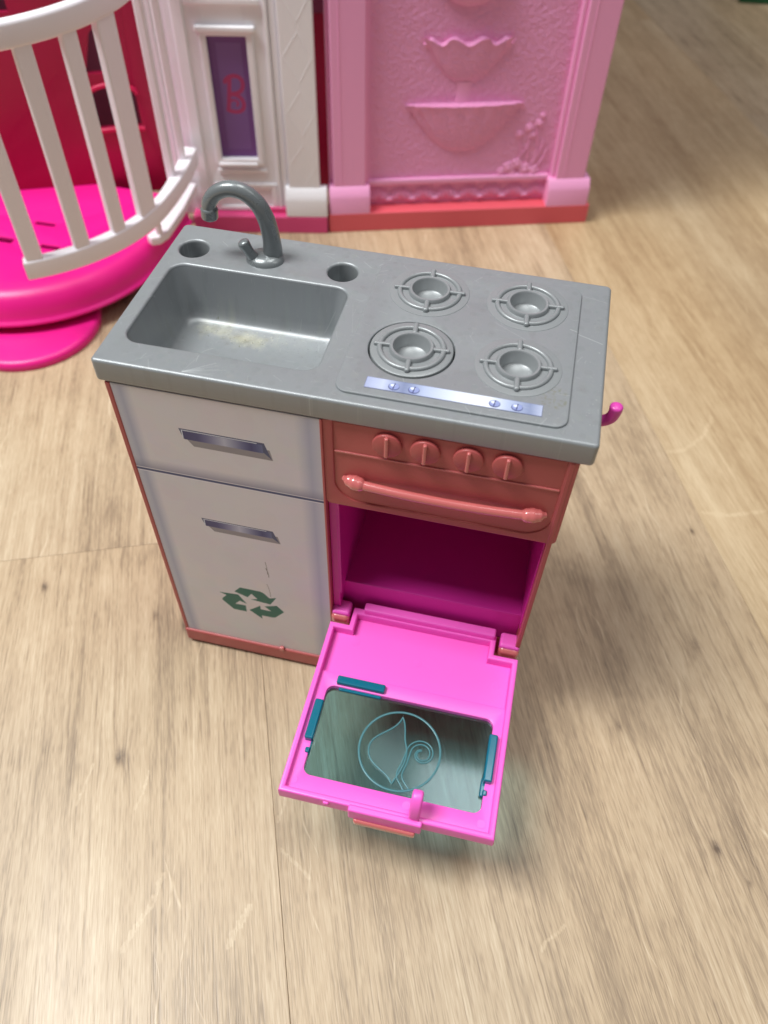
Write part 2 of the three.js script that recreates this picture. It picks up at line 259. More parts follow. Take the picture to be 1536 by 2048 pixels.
BURN.forEach(([x, z], i) => {
  const b = new THREE.Group(); b.name = 'burner'; b.position.set(x * MM, 0, z * MM); kitchen.add(b); const y = KH + 0.75, k = i === 2 ? 0.15 : 0;
  if (i === 2) { b.userData.label = 'front burner on a separate turning disc with a dark gap round it'; add('burner_disc', lathe([[5.5, y - 5], [5.5, y], [5.8, y + 0.25], [12.3, y + 0.25], [12.6, y + 0.1], [12.72, y - 0.3], [12.72, y - 6], [5.5, y - 6]], 64), grey, b); }
  else add('burner_disc', lathe([[5.5, y - 0.2], [5.6, y + 0.22], [12.6, y + 0.22], [12.95, y + 0.14], [13.15, y - 0.2]], 64), grey, b);
  add('burner_cup', lathe([[6.9, y], [6.8, y + 1.1], [6.45, y + 1.5], [5.8, y + 1.45], [5.45, y + 1], [5.2, y - 2.6], [4.7, y - 3.1], [0, y - 3.1]], 48), grey, b);
  add('burner_ring', new THREE.TorusGeometry(9.7, 0.85, 12, 72).rotateX(Math.PI / 2).translate(0, y + 0.28 + k, 0), grey, b);
  for (let q = 0; q < 4; q++) add('grate_bar', q % 2 ? rbox(-0.85, 0.85, y - 0.2, y + 1.55, 6.1, 11.4, 0.75, 4).rotateY(q * Math.PI / 2) : rbox(-0.65, 0.65, y - 0.2, y + 1.35, 6.1, 11.6, 0.55, 4).rotateY(q * Math.PI / 2), grey, b).rotation.y = Math.PI / 2 + 0.06;
});
// printed strip with four screw heads
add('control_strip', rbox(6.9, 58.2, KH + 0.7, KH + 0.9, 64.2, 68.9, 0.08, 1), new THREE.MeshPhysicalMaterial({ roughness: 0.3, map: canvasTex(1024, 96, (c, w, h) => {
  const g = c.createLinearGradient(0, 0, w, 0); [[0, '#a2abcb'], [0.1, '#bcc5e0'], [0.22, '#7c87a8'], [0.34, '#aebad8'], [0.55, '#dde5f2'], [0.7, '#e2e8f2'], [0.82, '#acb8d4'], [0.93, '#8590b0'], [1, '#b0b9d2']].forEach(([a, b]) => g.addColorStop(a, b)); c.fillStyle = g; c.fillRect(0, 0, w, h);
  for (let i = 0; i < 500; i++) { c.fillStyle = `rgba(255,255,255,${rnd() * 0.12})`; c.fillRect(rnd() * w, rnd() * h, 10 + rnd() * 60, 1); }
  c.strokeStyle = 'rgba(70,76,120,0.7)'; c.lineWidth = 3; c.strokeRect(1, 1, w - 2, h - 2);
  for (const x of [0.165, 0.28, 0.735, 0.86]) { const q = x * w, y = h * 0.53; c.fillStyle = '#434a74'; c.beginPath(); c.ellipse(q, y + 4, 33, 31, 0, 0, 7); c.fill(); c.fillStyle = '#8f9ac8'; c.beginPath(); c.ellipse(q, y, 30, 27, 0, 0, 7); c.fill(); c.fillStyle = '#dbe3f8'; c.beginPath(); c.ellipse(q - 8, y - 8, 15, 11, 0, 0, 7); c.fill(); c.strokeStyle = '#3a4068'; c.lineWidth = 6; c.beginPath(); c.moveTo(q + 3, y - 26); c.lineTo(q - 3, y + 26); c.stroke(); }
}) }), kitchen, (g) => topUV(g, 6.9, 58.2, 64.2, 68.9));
// faucet
{
  const P = [[-38.6, 160, 12.6], [-38.2, 166, 12.6], [-38.4, 172, 12.7], [-39.6, 178, 12.9], [-42, 183, 13.3], [-46, 186.2, 13.8], [-50.6, 186.8, 14.3], [-55, 184.8, 14.7], [-57.6, 181, 15], [-57.9, 177.6, 15.1]].map((p) => V(...p));
  const f = add('faucet', [tubeVar(P, [4.0, 3.3, 3.0, 2.9, 2.8, 2.7, 2.6, 2.5, 2.45, 2.4], 90, 24)], greyDark, kitchen);
  add('spout_collar', tubeVar([V(-57.75, 179.3, 15.05), V(-57.95, 176.6, 15.1)], [2.85, 2.8], 8, 24), greyDark, f);
  const e = lathe([[0, 165.4], [3.2, 165.2], [4.6, 164.4], [5.3, 163.4], [5.4, 162.4]], 40); e.translate(0, -162, 0).scale(1.22, 1, 1.02).translate(-40.6, 162, 14.2);
  add('faucet_base', e, greyDark, f);
  add('faucet_handle', tubeVar([V(-43.4, 163.5, 16), V(-45.3, 167, 16.6), V(-46.6, 170, 17)], [1.9, 1.75, 2], 14, 18), greyDark, f);
}
// cabinet shell: back, sides, divider, floor strip
{
  const c = [rbox(-72.6, 70.4, 1.8, KL - 0.3, 1, 3.4), rbox(-72.7, -70.9, 1.8, KL - 0.2, 2.5, KD - 0.2, 0.5), rbox(68.6, 70.4, 1.8, KL - 0.2, 2.5, KD - 0.4, 0.5), rbox(-4.9, -4.1, 1.8, KL - 0.2, 3, KD - 0.1, 0.2), rbox(-66, 64, 0, 5, 10, KD - 9, 0.5), rbox(-72.6, -4.2, 1.8, 10.4, 50, KD + 0.5, 0.8, 3), rbox(-4.3, 70.3, 1.8, 42, 50, KD - 0.6, 0.4)];
  add('cabinet', c, coral, kitchen);
  add('mould_nub', rbox(-28.6, -26.6, 9.4, 12, KD - 0.5, KD + 1, 0.6), coralTrim, kitchen);
}
// printed drawer front
function recycle(c, cx, cy, sx, sy) {                  // three chasing folded arrows
  c.fillStyle = c.strokeStyle = '#07655a'; c.lineWidth = 0.07;
  for (let k = 0; k < 3; k++) {
    c.save(); c.translate(cx, cy); c.scale(sx, sy); c.rotate(k * Math.PI * 2 / 3);
    const P = (pts) => { c.beginPath(); pts.forEach(([x, y], i) => (i ? c.lineTo(x, y) : c.moveTo(x, y))); c.closePath(); c.fill(); c.stroke(); };
    P([[-0.42, -0.54], [-0.26, -0.82], [0.08, -0.82], [-0.13, -0.37]]);                                           // the fold on the left
    P([[0.15, -0.82], [0.27, -0.82], [0.34, -0.77], [0.507, -0.49], [0.646, -0.57], [0.49, -0.18], [0.074, -0.24], [0.213, -0.32], [0.05, -0.6]]);  // bar and arrow head
    c.restore();
  }
}
add('drawer_front_print', rbox(-71, -4.8, 10.2, KL - 0.4, KD - 0.9, KD - 0.45, 0.15, 1), new THREE.MeshPhysicalMaterial({ roughness: 0.45, roughnessMap: rep(smudge, 1), map: canvasTex(960, 2048, (c, w, h) => {
  const x0 = -71, y0 = 10.2, sx = w / 66.2, sy = h / 144, X = (x) => (x - x0) * sx, Y = (y) => h - (y - y0) * sy;
  c.fillStyle = '#dbd9de'; c.fillRect(0, 0, w, h);
  for (let i = 0; i < 500; i++) { c.fillStyle = `rgba(${190 + rnd() * 40},${186 + rnd() * 40},${190 + rnd() * 40},0.05)`; c.beginPath(); c.arc(rnd() * w, rnd() * h, 20 + rnd() * 70, 0, 7); c.fill(); }
  for (let i = 0; i < 3500; i++) { c.fillStyle = `rgba(110,105,112,${rnd() * 0.06})`; c.fillRect(rnd() * w, rnd() * h, 2, 2); }
  const edge = (xa, ya, xb, yb, col, wd) => { const g = c.createLinearGradient(xa, ya, xb, yb); g.addColorStop(0, col); g.addColorStop(1, col.replace(/[\d.]+\)$/, '0)')); c.fillStyle = g; };
  // printed blue grey borders of the two drawers
  for (const [ya, yb] of [[117, 154], [10, 115.4]]) {
    let g = c.createLinearGradient(X(-71), 0, X(-64.5), 0); [[0, 'rgba(170,182,205,0.35)'], [0.45, 'rgba(120,132,170,0.45)'], [1, 'rgba(150,160,190,0)']].forEach(([a, b]) => g.addColorStop(a, b)); c.fillStyle = g; c.fillRect(X(-71), Y(yb), X(-64.5) - X(-71), Y(ya) - Y(yb));
    g = c.createLinearGradient(X(-4.8), 0, X(-13), 0); [[0, 'rgba(160,172,205,0.25)'], [0.45, 'rgba(126,138,180,0.42)'], [1, 'rgba(150,160,190,0)']].forEach(([a, b]) => g.addColorStop(a, b)); c.fillStyle = g; c.fillRect(X(-13), Y(yb), X(-4.8) - X(-13), Y(ya) - Y(yb));
  }
  let g = c.createLinearGradient(0, Y(117), 0, Y(122)); g.addColorStop(0, 'rgba(110,112,140,0.6)'); g.addColorStop(1, 'rgba(150,150,170,0)'); c.fillStyle = g; c.fillRect(0, Y(122), w, Y(117) - Y(122));
  c.fillStyle = '#46507a'; c.fillRect(0, Y(116.6), w, Y(115.5) - Y(116.6)); c.fillStyle = '#e3e2ea'; c.fillRect(0, Y(115.5), w, 6);
  for (const [xa, xb, ym, hh] of [[-51.6, -21.8, 136.6, 4.6], [-51.4, -23, 91.6, 4.2]]) {   // printed metal handles
    c.fillStyle = 'rgba(120,118,124,0.75)'; c.beginPath(); c.moveTo(X(xa + 1), Y(ym)); c.lineTo(X(xb), Y(ym)); c.lineTo(X(xb + 0.8), Y(ym - hh)); c.lineTo(X(xa + 4), Y(ym - hh)); c.closePath(); c.fill();
    c.fillStyle = '#4c5578'; c.beginPath(); c.moveTo(X(xa), Y(ym + hh * 0.62)); c.lineTo(X(xb - 1.6), Y(ym + hh * 0.62)); c.lineTo(X(xb + 0.4), Y(ym - hh * 0.9)); c.lineTo(X(xb - 2), Y(ym - hh * 0.35)); c.lineTo(X(xa + 1), Y(ym - hh * 0.35)); c.closePath(); c.fill();
    g = c.createLinearGradient(X(xa), 0, X(xb), 0); [[0, '#3b3c6e'], [0.2, '#4a4a7c'], [0.5, '#b9bdd0'], [0.62, '#8a8fae'], [0.8, '#3f4376'], [1, '#7888ac']].forEach(([a, b]) => g.addColorStop(a, b)); c.fillStyle = g; c.fillRect(X(xa + 1.2), Y(ym + hh * 0.42), X(xb - 2.2) - X(xa + 1.2), Y(ym - hh * 0.4) - Y(ym + hh * 0.42));
    c.strokeStyle = '#d9e0ee'; c.lineWidth = 5; c.beginPath(); c.moveTo(X(xa + 0.9), Y(ym - hh * 0.3)); c.lineTo(X(xa + 0.9), Y(ym + hh * 0.48)); c.lineTo(X(xb - 4), Y(ym + hh * 0.48)); c.stroke();
  }
  recycle(c, X(-37.8), Y(42.6), 15 * sx, 11.6 * sy);
  c.strokeStyle = 'rgba(70,64,62,0.7)'; for (const [xa, ya, xb, yb, wd] of [[-29.4, 74, -29.2, 66, 3], [-30.2, 59, -29.4, 50, 2.5], [-29.6, 70, -28.9, 64, 4]]) { c.lineWidth = wd; c.beginPath(); c.moveTo(X(xa), Y(ya)); c.quadraticCurveTo(X(xb) + 4, Y((ya + yb) / 2), X(xb), Y(yb)); c.stroke(); }
}) }), kitchen, (g) => frontUV(g, -71, -4.8, 10.2, KL - 0.4));
// oven control panel
{
  const pz = KD - 1.6, out = rrect(-4.3, 71.4, 116.2, KL - 0.1, [2, 2, 0.3, 0.3]);
  out.holes.push(rrect(-1, 68.2, 119.2, KL - 0.2, [9, 9, 0.2, 0.2], new THREE.Path()));
  const cp = add('control_panel', [extrude(out, 1.7, 0.35).translate(0, 0, pz - 0.7), extrude(rrect(-3.5, 70.6, 117, KL - 0.3, [2, 2, 0, 0]), 1.2, 0.1).translate(0, 0, pz - 0.7)], coral, kitchen);
  add('trim_line', rbox(-0.8, 68, 141.2, 141.9, pz - 0.1, pz + 0.95, 0.25), coralTrim, cp);
  for (const x of [15.7, 27.2, 40.1, 51.6]) {
    const k = add('knob', lathe([[0, 2], [4.2, 2], [4.45, 1.85], [4.55, 1.5], [4.2, 0.2], [4.2, 0]], 40).rotateX(Math.PI / 2).translate(x, 148.5, pz + 0.1), coral, kitchen);
    add('knob_grip', rbox(x - 0.6, x + 0.6, 144.4, 152.6, pz + 1, pz + 3.1, 0.5, 3), coralTrim, k);
  }
  const z = pz + 2.5, pts = [V(7, 130, z), V(20, 129.9, z + 0.7), V(34, 129.8, z + 0.9), V(48, 129.9, z + 0.7), V(61, 130, z)];
  const hd = add('oven_handle', tubeVar(pts, [1.55, 1.5, 1.45, 1.5, 1.55], 50, 20), coralTrim, kitchen);
  for (const s of [-1, 1]) add('handle_end', tubeVar([V(34 + s * 32, 130.2, z - 1.4), V(34 + s * 30.3, 130.1, z - 0.9), V(34 + s * 28, 130, z - 0.4), V(34 + s * 25.8, 130, z), V(34 + s * 24.2, 130, z + 0.2)], [0.9, 2, 2.45, 2.25, 1.3], 28, 22), coralTrim, hd);
}
// oven cavity, open to the front
{
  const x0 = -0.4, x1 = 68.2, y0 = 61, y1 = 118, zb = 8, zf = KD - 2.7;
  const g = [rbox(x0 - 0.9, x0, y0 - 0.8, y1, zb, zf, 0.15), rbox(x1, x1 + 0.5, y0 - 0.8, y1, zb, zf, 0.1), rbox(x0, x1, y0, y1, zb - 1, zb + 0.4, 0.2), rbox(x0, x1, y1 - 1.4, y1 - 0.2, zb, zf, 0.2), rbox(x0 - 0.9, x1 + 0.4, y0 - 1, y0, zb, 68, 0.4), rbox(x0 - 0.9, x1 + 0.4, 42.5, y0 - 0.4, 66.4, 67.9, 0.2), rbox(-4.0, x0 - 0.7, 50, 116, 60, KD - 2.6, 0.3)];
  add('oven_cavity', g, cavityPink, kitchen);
  for (const [a, b] of [[-4.2, 3], [62.6, 70.5]]) { const h = add('hinge_block', [rbox(a, b, 44, 50.4, 69.8, 76.2, 1.2, 3)], magenta, kitchen); add('hinge_pin', rbox(a - 0.1, b + 0.1, 43, 48.6, 73.5, 77.6, 1.8, 4), coralTrim, h); }
}
// open oven door, lying level
{
  const Y = 48, out = poly([[-3.8, 79.4], [3.9, 79.4], [3.9, 71], [61.2, 71], [61.2, 79.4], [70.6, 79.4], [70.6, 148], [-3.8, 148]]);
  const inner = poly([[-1.7, 81.6], [6, 81.6], [6, 74], [59.1, 74], [59.1, 81.6], [68.5, 81.6], [68.5, 145.9], [-1.7, 145.9]]);
  const rim = out.clone(); rim.holes.push(new THREE.Path(inner.getPoints()));
  const win = () => rrect(2.2, 65, 105, 139.8, 3, new THREE.Path());
  const lowS = inner.clone(); lowS.holes = [win()];
  const frame = rrect(-1.9, 68.7, 99.6, 146.1, 0.8); frame.holes.push(win());
  const door = add('oven_door', [flat(rim, 41.6, Y + 0.2, 0.75, 4), flat(lowS, 43.4, 44.3, 0.15, 1), flat(frame, 44, 45.8, 0.3, 2)], magenta, kitchen);
  add('door_lip', rbox(8.3, 60.6, 44, 51.2, 69.6, 73.4, 0.8, 3), magenta, door);
  const under = poly([[-3.4, 79.6], [71, 79.6], [71, 147.4], [-3.4, 147.4]]); under.holes.push(win());
  add('door_front', flat(under, 41.4, 43.5, 0.4, 2), coralTrim, door);
  add('window_pane', flat(rrect(1.2, 66, 104, 140.8, 2.5), 43.8, 43.95, 0, 1), pane, door);
  // clips that hold the window
  add('window_clip', [rbox(5.2, 23.6, 44.2, 47.8, 101.2, 104.4, 0.6, 3), rbox(6.4, 22.6, 44, 45.2, 104.2, 106, 0.3)], teal, door);
  for (const [x, z0, z1, s] of [[1.2, 112.4, 128, 1], [65.6, 111.4, 129, -1]]) add('window_clip', [rbox(x - 1.6, x + 1.6, 44.2, 48.4, z0, z1, 0.7, 3), rbox(x - 1.1 + s * 0.9, x + 1.0 + s * 0.5, 44, 45.6, z1 - 2, z1 + 4.6, 0.4), rbox(x - 0.5, x + 1.2, 45.4, 47.6, z1 - 2.4, z1 - 0.6, 0.5), rbox(x - 0.7 + s * 0.4, x + 0.9 + s * 0.4, 45.4, 46.6, z1 + 2.4, z1 + 4.4, 0.5)], teal, door);
  // raised emblem on the pane: a ring round a plain scroll ornament
  const cx = 33.6, cz = 123.4, py = 44;
  add('emblem_ring', new THREE.TorusGeometry(14.6, 0.42, 10, 80).rotateX(Math.PI / 2).scale(1, 0.6, 1).translate(cx, py, cz), paneRelief, door);
  const leaf = new THREE.Shape(); leaf.moveTo(-1.5, -13.4); leaf.bezierCurveTo(-3, -6, -12.5, -5, -11.6, 2); leaf.bezierCurveTo(-11, 8.5, -2, 9, -0.4, 13.2); leaf.bezierCurveTo(2.4, 7, 4.4, 2, 1.6, -3.5); leaf.bezierCurveTo(0.4, -6.5, 0.8, -10, -1.5, -13.4);
  const curl = []; for (let i = 0; i <= 60; i++) { const t = i / 60, a = -2.9 + t * 7.4, r = 5.4 * (1 - t * 0.72); curl.push(V(cx + 8 + Math.cos(a) * r, py, cz - 0.4 + Math.sin(a) * r)); }
  const out2 = leaf.getPoints(10).map((p) => V(cx + p.x * 0.94, py + 0.1, cz + p.y * 0.94));
  add('emblem_scroll', [new THREE.TubeGeometry(new THREE.CatmullRomCurve3(out2, true, 'centripetal'), 120, 0.3, 8, true), ...[0, 1.9].map((d) => new THREE.TubeGeometry(new THREE.CatmullRomCurve3([V(cx + 4 + d, py + 0.1, cz + 13.6 - d * 0.3), V(cx + 0.8 + d, py + 0.1, cz + 9), V(cx + 1.8 + d * 0.9, py + 0.1, cz + 4), ...curl.map((p) => V(cx + 8 + (p.x - cx - 8) * (1 - d * 0.14), py + 0.1, cz - 0.4 + (p.z - cz + 0.4) * (1 - d * 0.14)))]), 120, 0.3, 8))], paneRelief, door);
  add('emblem_leaf', flat(leaf, 43.95, 44.15, 0.05, 1).translate(cx, 0, cz).scale(1, 1, 1), paneFill, door);
  // latch fin, front bracket and handle
  add('latch', extrude(poly([[0, 0], [0.4, 5], [-0.8, 10], [-2.6, 12.8], [-4.6, 13.8], [-6.6, 13], [-7.4, 10.8], [-6.2, 5], [-5.4, 0]]), 3.8, 0.9, 3, 0.9).rotateY(-Math.PI / 2).translate(45.2, 45.6, 147.6), magenta, door);
  add('door_bracket', [rbox(21, 46.4, 41.2, 48.6, 147.2, 149.6, 0.7, 3)], magenta, door);
  add('door_handle', rbox(23, 44.6, 38.4, 41.6, 146.8, 150.6, 0.9, 3), coralTrim, door);
  add('door_pin', rbox(12, 14.2, 45.2, 47.2, 147.4, 148.7, 0.7, 3), magenta, door);
  for (const [x, z, r] of [[65.8, 142.9, 1.6], [40, 142.6, 1.6], [0.1, 142.6, 1.4], [64, 90, 1.5], [7.6, 84.4, 1.7], [33, 88, 1.6]]) add('ejector_mark', lathe([[0, 0.06], [r - 0.1, 0.06], [r, -0.05]], 28).translate(x, z > 99 ? 45.8 : 44.3, z), magenta, door);
}
// hook on the side
add('hook', tubeVar([V(69.5, 149.4, 50), V(74, 148.6, 50), V(77.2, 148.8, 50), V(79.6, 150.6, 50), V(80.3, 153.2, 50), V(80.3, 155.2, 50)], [1.9, 1.85, 1.8, 1.8, 1.9, 2.05], 36, 18), hookPink, kitchen);

// ---------------------------------------------------------------- toy house behind: white facade and pink wall
const house = thing('toy_house', 'large pink and white toy house standing behind the toy kitchen', 'toy house', [-101.4, 0, -268.5]);
const TOP = 560;
function sub(name, parent, pos, ry) { const g = new THREE.Group(); g.name = name; g.position.set(...pos).multiplyScalar(MM); g.rotation.y = ry; parent.add(g); return g; }
{
  const f = sub('white_facade', house, [0, 0, 0], THREE.MathUtils.degToRad(13.45));
  const wallS = rrect(-92, -5, 10, TOP, 0); wallS.holes.push(rrect(-69.6, -44.8, 50.5, 126.4, 0.6, new THREE.Path()));
  add('wall', [extrude(wallS, 5, 0.3).translate(0, 0, -5), rbox(-101, -91, 8, TOP, -9, -1.6, 1.5, 3), rbox(-105, -99.6, 8, TOP, -9, 0.6, 1.2, 3)], facadeWhite, f);
  const frame = rrect(-73.4, -41, 46.5, 129.4, 1); frame.holes.push(rrect(-69.2, -45.2, 50.8, 126.2, 0.6, new THREE.Path()));
  const tr = (n, ...b) => add(n, b.map((q) => rbox(...q)), facadeWhite, f);
  add('window_frame', extrude(frame, 2, 0.7, 3).translate(0, 0, -0.2), facadeWhite, f);
  tr('window_crown', [-75.4, -39.2, 128.6, 132.2, -0.3, 3.4, 1.1, 3]); tr('window_sill', [-71.6, -45.6, 45.6, 48.2, -0.3, 3, 0.9, 3]);
  tr('moulding', [-73, -40, 40.6, 43.4, -0.3, 1.4, 0.7, 3]); tr('moulding', [-79, -35.4, 143, 147, -0.3, 2.6, 1, 3]);
  const p2 = rrect(-77.5, -34, 13, 33, 1); p2.holes.push(rrect(-73.5, -38, 16.5, 29.4, 0.6, new THREE.Path())); add('moulding', extrude(p2, 1.6, 0.6, 3).translate(0, 0, -0.2), facadeWhite, f);
  const stile = (a, b, d) => add('stile', rbox(a, b, 12, TOP, -0.4, d, 0.6, 3), facadeWhite, f); stile(-88, -81, 1.5); stile(-33.6, -31.2, 2.2); stile(-30.6, -26.6, 1.2);
  const relief = []; for (let r = 0; r < 5; r++) { const cy = 48 + r * 34; for (const [x0, y0, x1, y1] of [[-24, 0, -14, 14], [-14, 14, -5.5, 0], [-24, 0, -14, -14], [-14, -14, -5.5, 0]]) relief.push(new THREE.CylinderGeometry(0.4, 0.4, Math.hypot(x1 - x0, y1 - y0), 8).rotateZ(-Math.atan2(x1 - x0, y1 - y0)).translate((x0 + x1) / 2, cy + (y0 + y1) / 2, 3.75)); }
  add('pilaster', [rbox(-25.6, -4.2, 14, TOP, -2, 4, 0.8, 3), ...relief], facadeWhite, f);
  add('pilaster_base', extrude(poly([[0, 13], [8.4, 13], [8.4, 24], [7.6, 26.5], [4.6, 31.6], [3.6, 32.4], [0, 32.4]]), 28.8, 0.6, 3, 0.6).rotateY(-Math.PI / 2).translate(0.6, 0, 0), facadeWhite, f);
  add('base_strip', [rbox(-94, 0.4, 0, 12.6, -3, 8.6, 0.8, 3), rbox(-47, -28, 11.6, 16.4, -1, 3.4, 1, 3)], basePink, f);
  add('window_panel', rbox(-70, -44.4, 50, 127, -4.6, -2.2, 0.3), new THREE.MeshPhysicalMaterial({ roughness: 0.4, map: canvasTex(384, 1152, (c, w, h) => {
    c.fillStyle = '#7b4f94'; c.fillRect(0, 0, w, h); c.fillStyle = '#734489'; c.fillRect(0, 0, w, h); c.fillStyle = '#7d5698'; c.fillRect(w * 0.2, h * 0.07, w * 0.62, h * 0.86); c.strokeStyle = '#683f82'; c.lineWidth = 5; c.strokeRect(w * 0.2, h * 0.07, w * 0.62, h * 0.86);
    c.strokeStyle = '#ad2f6a'; c.lineCap = 'round'; c.lineJoin = 'round'; c.lineWidth = 36; const k = w / 25.6, X = (x) => (x + 70) * k, Y = (y) => (127 - y) * (h / 77);   // the script letter on the panel
    c.beginPath(); c.moveTo(X(-61.6), Y(98.6)); c.bezierCurveTo(X(-60), Y(103), X(-51.4), Y(104), X(-50.6), Y(98.4)); c.bezierCurveTo(X(-50), Y(93), X(-54), Y(91.4), X(-58.4), Y(91.4)); c.stroke();
    c.beginPath(); c.moveTo(X(-58.4), Y(101)); c.bezierCurveTo(X(-59.4), Y(95), X(-60), Y(88), X(-61.4), Y(81.6)); c.stroke();
    c.beginPath(); c.moveTo(X(-58), Y(91)); c.bezierCurveTo(X(-50), Y(91), X(-48.8), Y(80.8), X(-55.6), Y(80.2)); c.bezierCurveTo(X(-58), Y(80), X(-60.4), Y(80.6), X(-61.6), Y(81.4)); c.stroke();
    c.lineWidth = 20; c.beginPath(); c.moveTo(X(-60.4), Y(86)); c.bezierCurveTo(X(-57), Y(89.4), X(-53), Y(86.4), X(-55.6), Y(84)); c.stroke();
  }) }), f, (g) => frontUV(g, -70, -44.4, 50, 127));
}
function bowl(cx, y0, y1, R, depth, o = {}) {          // half a fountain bowl standing out of the wall
  const NU = 72, NV = 14, pos = [], idx = [], put = (r, y, u) => pos.push(cx - Math.cos(u) * r, y, Math.sin(u) * r * depth);
  for (let j = 0; j <= NV; j++) { const v = j / NV; for (let i = 0; i <= NU; i++) { const u = i / NU * Math.PI, fl = 1 + (o.flute ?? 0) * v * Math.cos(u * (o.n ?? 10)), lipR = v > 0.86 ? (o.lip ?? 1.5) * (v - 0.86) / 0.14 : 0; const r = (o.neck ?? 3) + (R - (o.neck ?? 3)) * Math.pow(v, o.pow ?? 0.62) * fl + lipR; put(r, y0 + (y1 - y0) * v + (o.wave ?? 0) * v * v * Math.cos(u * (o.n ?? 10)), u); } }
  for (let i = 0; i <= NU; i++) { const u = i / NU * Math.PI; put((R + (o.lip ?? 1.5)) * 0.94, y1 - 0.4 + (o.wave ?? 0) * 0.8 * Math.cos(u * (o.n ?? 10)), u); }
  for (let i = 0; i <= NU; i++) { const u = i / NU * Math.PI; pos.push(cx - Math.cos(u) * (R + (o.lip ?? 1.5)) * 0.94, y1 + 0.6 + (o.wave ?? 0) * 0.8 * Math.cos(u * (o.n ?? 10)), 0); }
  const M = NU + 1; for (let j = 0; j < NV + 2; j++) for (let i = 0; i < NU; i++) { const a = j * M + i; idx.push(a, a + 1, a + M, a + 1, a + M + 1, a + M); }
  const g = new THREE.BufferGeometry(); g.setAttribute('position', new THREE.Float32BufferAttribute(pos, 3)); g.setIndex(idx); g.computeVertexNormals(); const h = toCreasedNormals(g, 0.9); h.setAttribute('uv', new THREE.Float32BufferAttribute(new Float32Array(h.attributes.position.count * 2), 2)); return h;
}
{
  const p = sub('pink_wall', house, [0.1, 0, -1.6], THREE.MathUtils.degToRad(18.9));
  add('wall', rbox(2, 184, 10, TOP, -9, -2.4, 0.6), stuccoPink, p);
  for (const [a, b, c, d] of [[4.4, 26.6, 1.4, 29.6], [162.4, 183.2, 157.2, 187.6]]) {
    add('pilaster', [rbox(a, b, 14, TOP, -7, 4.4, 0.8, 3), rbox(a + 5, a + 5.8, 34, TOP, 4, 4.7, 0.3)], wallPink, p);
    add('pilaster_base', extrude(poly([[-4, 13.5], [8.6, 13.5], [8.6, 25], [7.8, 27.4], [5.4, 31.4], [4.4, 32.2], [-4, 32.2]]), d - c, 0.7, 3, 0.6).rotateY(-Math.PI / 2).translate(d, 0, 0), wallPink, p);
  }
  add('moulding', [rbox(26, 158, 29.6, 33.6, -4, 0.4, 1, 3), rbox(26.4, 29, 32, TOP, -4, 0.4, 0.6), rbox(159.4, 162.4, 32, TOP, -4, 1.6, 0.8)], wallPink, p);
  add('frieze', rbox(27, 160, 13, 30, -8, -3, 0.3), wallPink, p);
  for (let i = 0; i < 8; i++) { const cx = 36 + i * 16.4, g = []; for (let k = -3; k <= 3; k++) { const a = k * 0.36; g.push(new THREE.SphereGeometry(1, 12, 8).scale(1.0, 4.8, 2.4).translate(0, 5.2, 0).rotateZ(-a).translate(cx, 17.8, -2.8)); } g.push(new THREE.SphereGeometry(2.6, 16, 10).scale(1.6, 0.8, 0.9).translate(cx + 8.2, 18.4, -2.4)); add('shell_ornament', g, wallPink, p); }
  add('base_strip', rbox(0.4, 190, 0, 14, -6, 8.8, 0.7, 3), baseRed, p);
  const ft = add('fountain_relief', [bowl(92.6, 50.6, 83.6, 38.5, 0.16, { pow: 0.55, lip: 2.4, flute: 0.05, n: 18 }).translate(0, 0, -3), bowl(91.4, 96.6, 121.6, 29.5, 0.17, { pow: 0.6, flute: 0.12, n: 10, wave: 2.2, neck: 5 }).translate(0, 0, -3)], stuccoPink, p);
  const st = lathe([[6, 83], [6, 85], [5, 87], [4.8, 94], [5.4, 95.4], [5.6, 97]], 32).scale(1, 1, 0.22).translate(91.2, 0, -2.8); add('fountain_stem', st, wallPink, ft);
  add('fountain_bowl', bowl(90, 140.4, 158, 25, 0.3, { pow: 0.5 }).translate(0, 0, -3), stuccoPink, ft);
  const fl = (x, y, s) => { const g = []; for (let k = 0; k < 5; k++) g.push(new THREE.SphereGeometry(s, 10, 8).scale(1, 1, 0.6).translate(x + Math.cos(k * 1.257) * s * 1.1, y + Math.sin(k * 1.257) * s * 1.1, -2.2)); g.push(new THREE.SphereGeometry(s * 0.7, 8, 6).translate(x, y, -1.6)); add('flower_relief', g, wallPink, p); };
  [[139, 66, 1.5], [145.5, 69, 1.4], [142, 61, 1.3], [133, 62, 1.3], [147, 74, 1.1], [128, 38.5, 2.1], [134, 41, 2], [140, 37, 2.2], [146.5, 35.6, 2], [131, 33.5, 1.9], [137.5, 31.5, 2], [144, 30.5, 1.9], [123.4, 35.6, 1.6]].forEach((a) => fl(...a));
  const stems = []; for (const [x0, y0, x1, y1] of [[140, 38, 139, 64], [146, 37, 145, 66], [135, 40, 133, 60], [148, 38, 154, 52], [144, 40, 151, 58], [130, 40, 142, 58]]) stems.push(tube([V(x0, y0, -2.2), V((x0 + x1) / 2 + 1.2, (y0 + y1) / 2, -2), V(x1, y1, -2.3)], 0.5, 14, 6)); add('stem_relief', stems, wallPink, p);
  add('side_wall', rbox(175, 184, 0, TOP, -430, -7, 1), wallPink, p);
  add('inner_wall', rbox(-16, 30, 0, 122, -60, -52, 1), crimson, p);
  add('inner_ledge', rbox(-16, 30, 122, 134, -60, -48, 1), plum, p);
  add('inner_panel', rbox(-16, 30, 134, TOP, -58, -52, 1), navy, p);
}

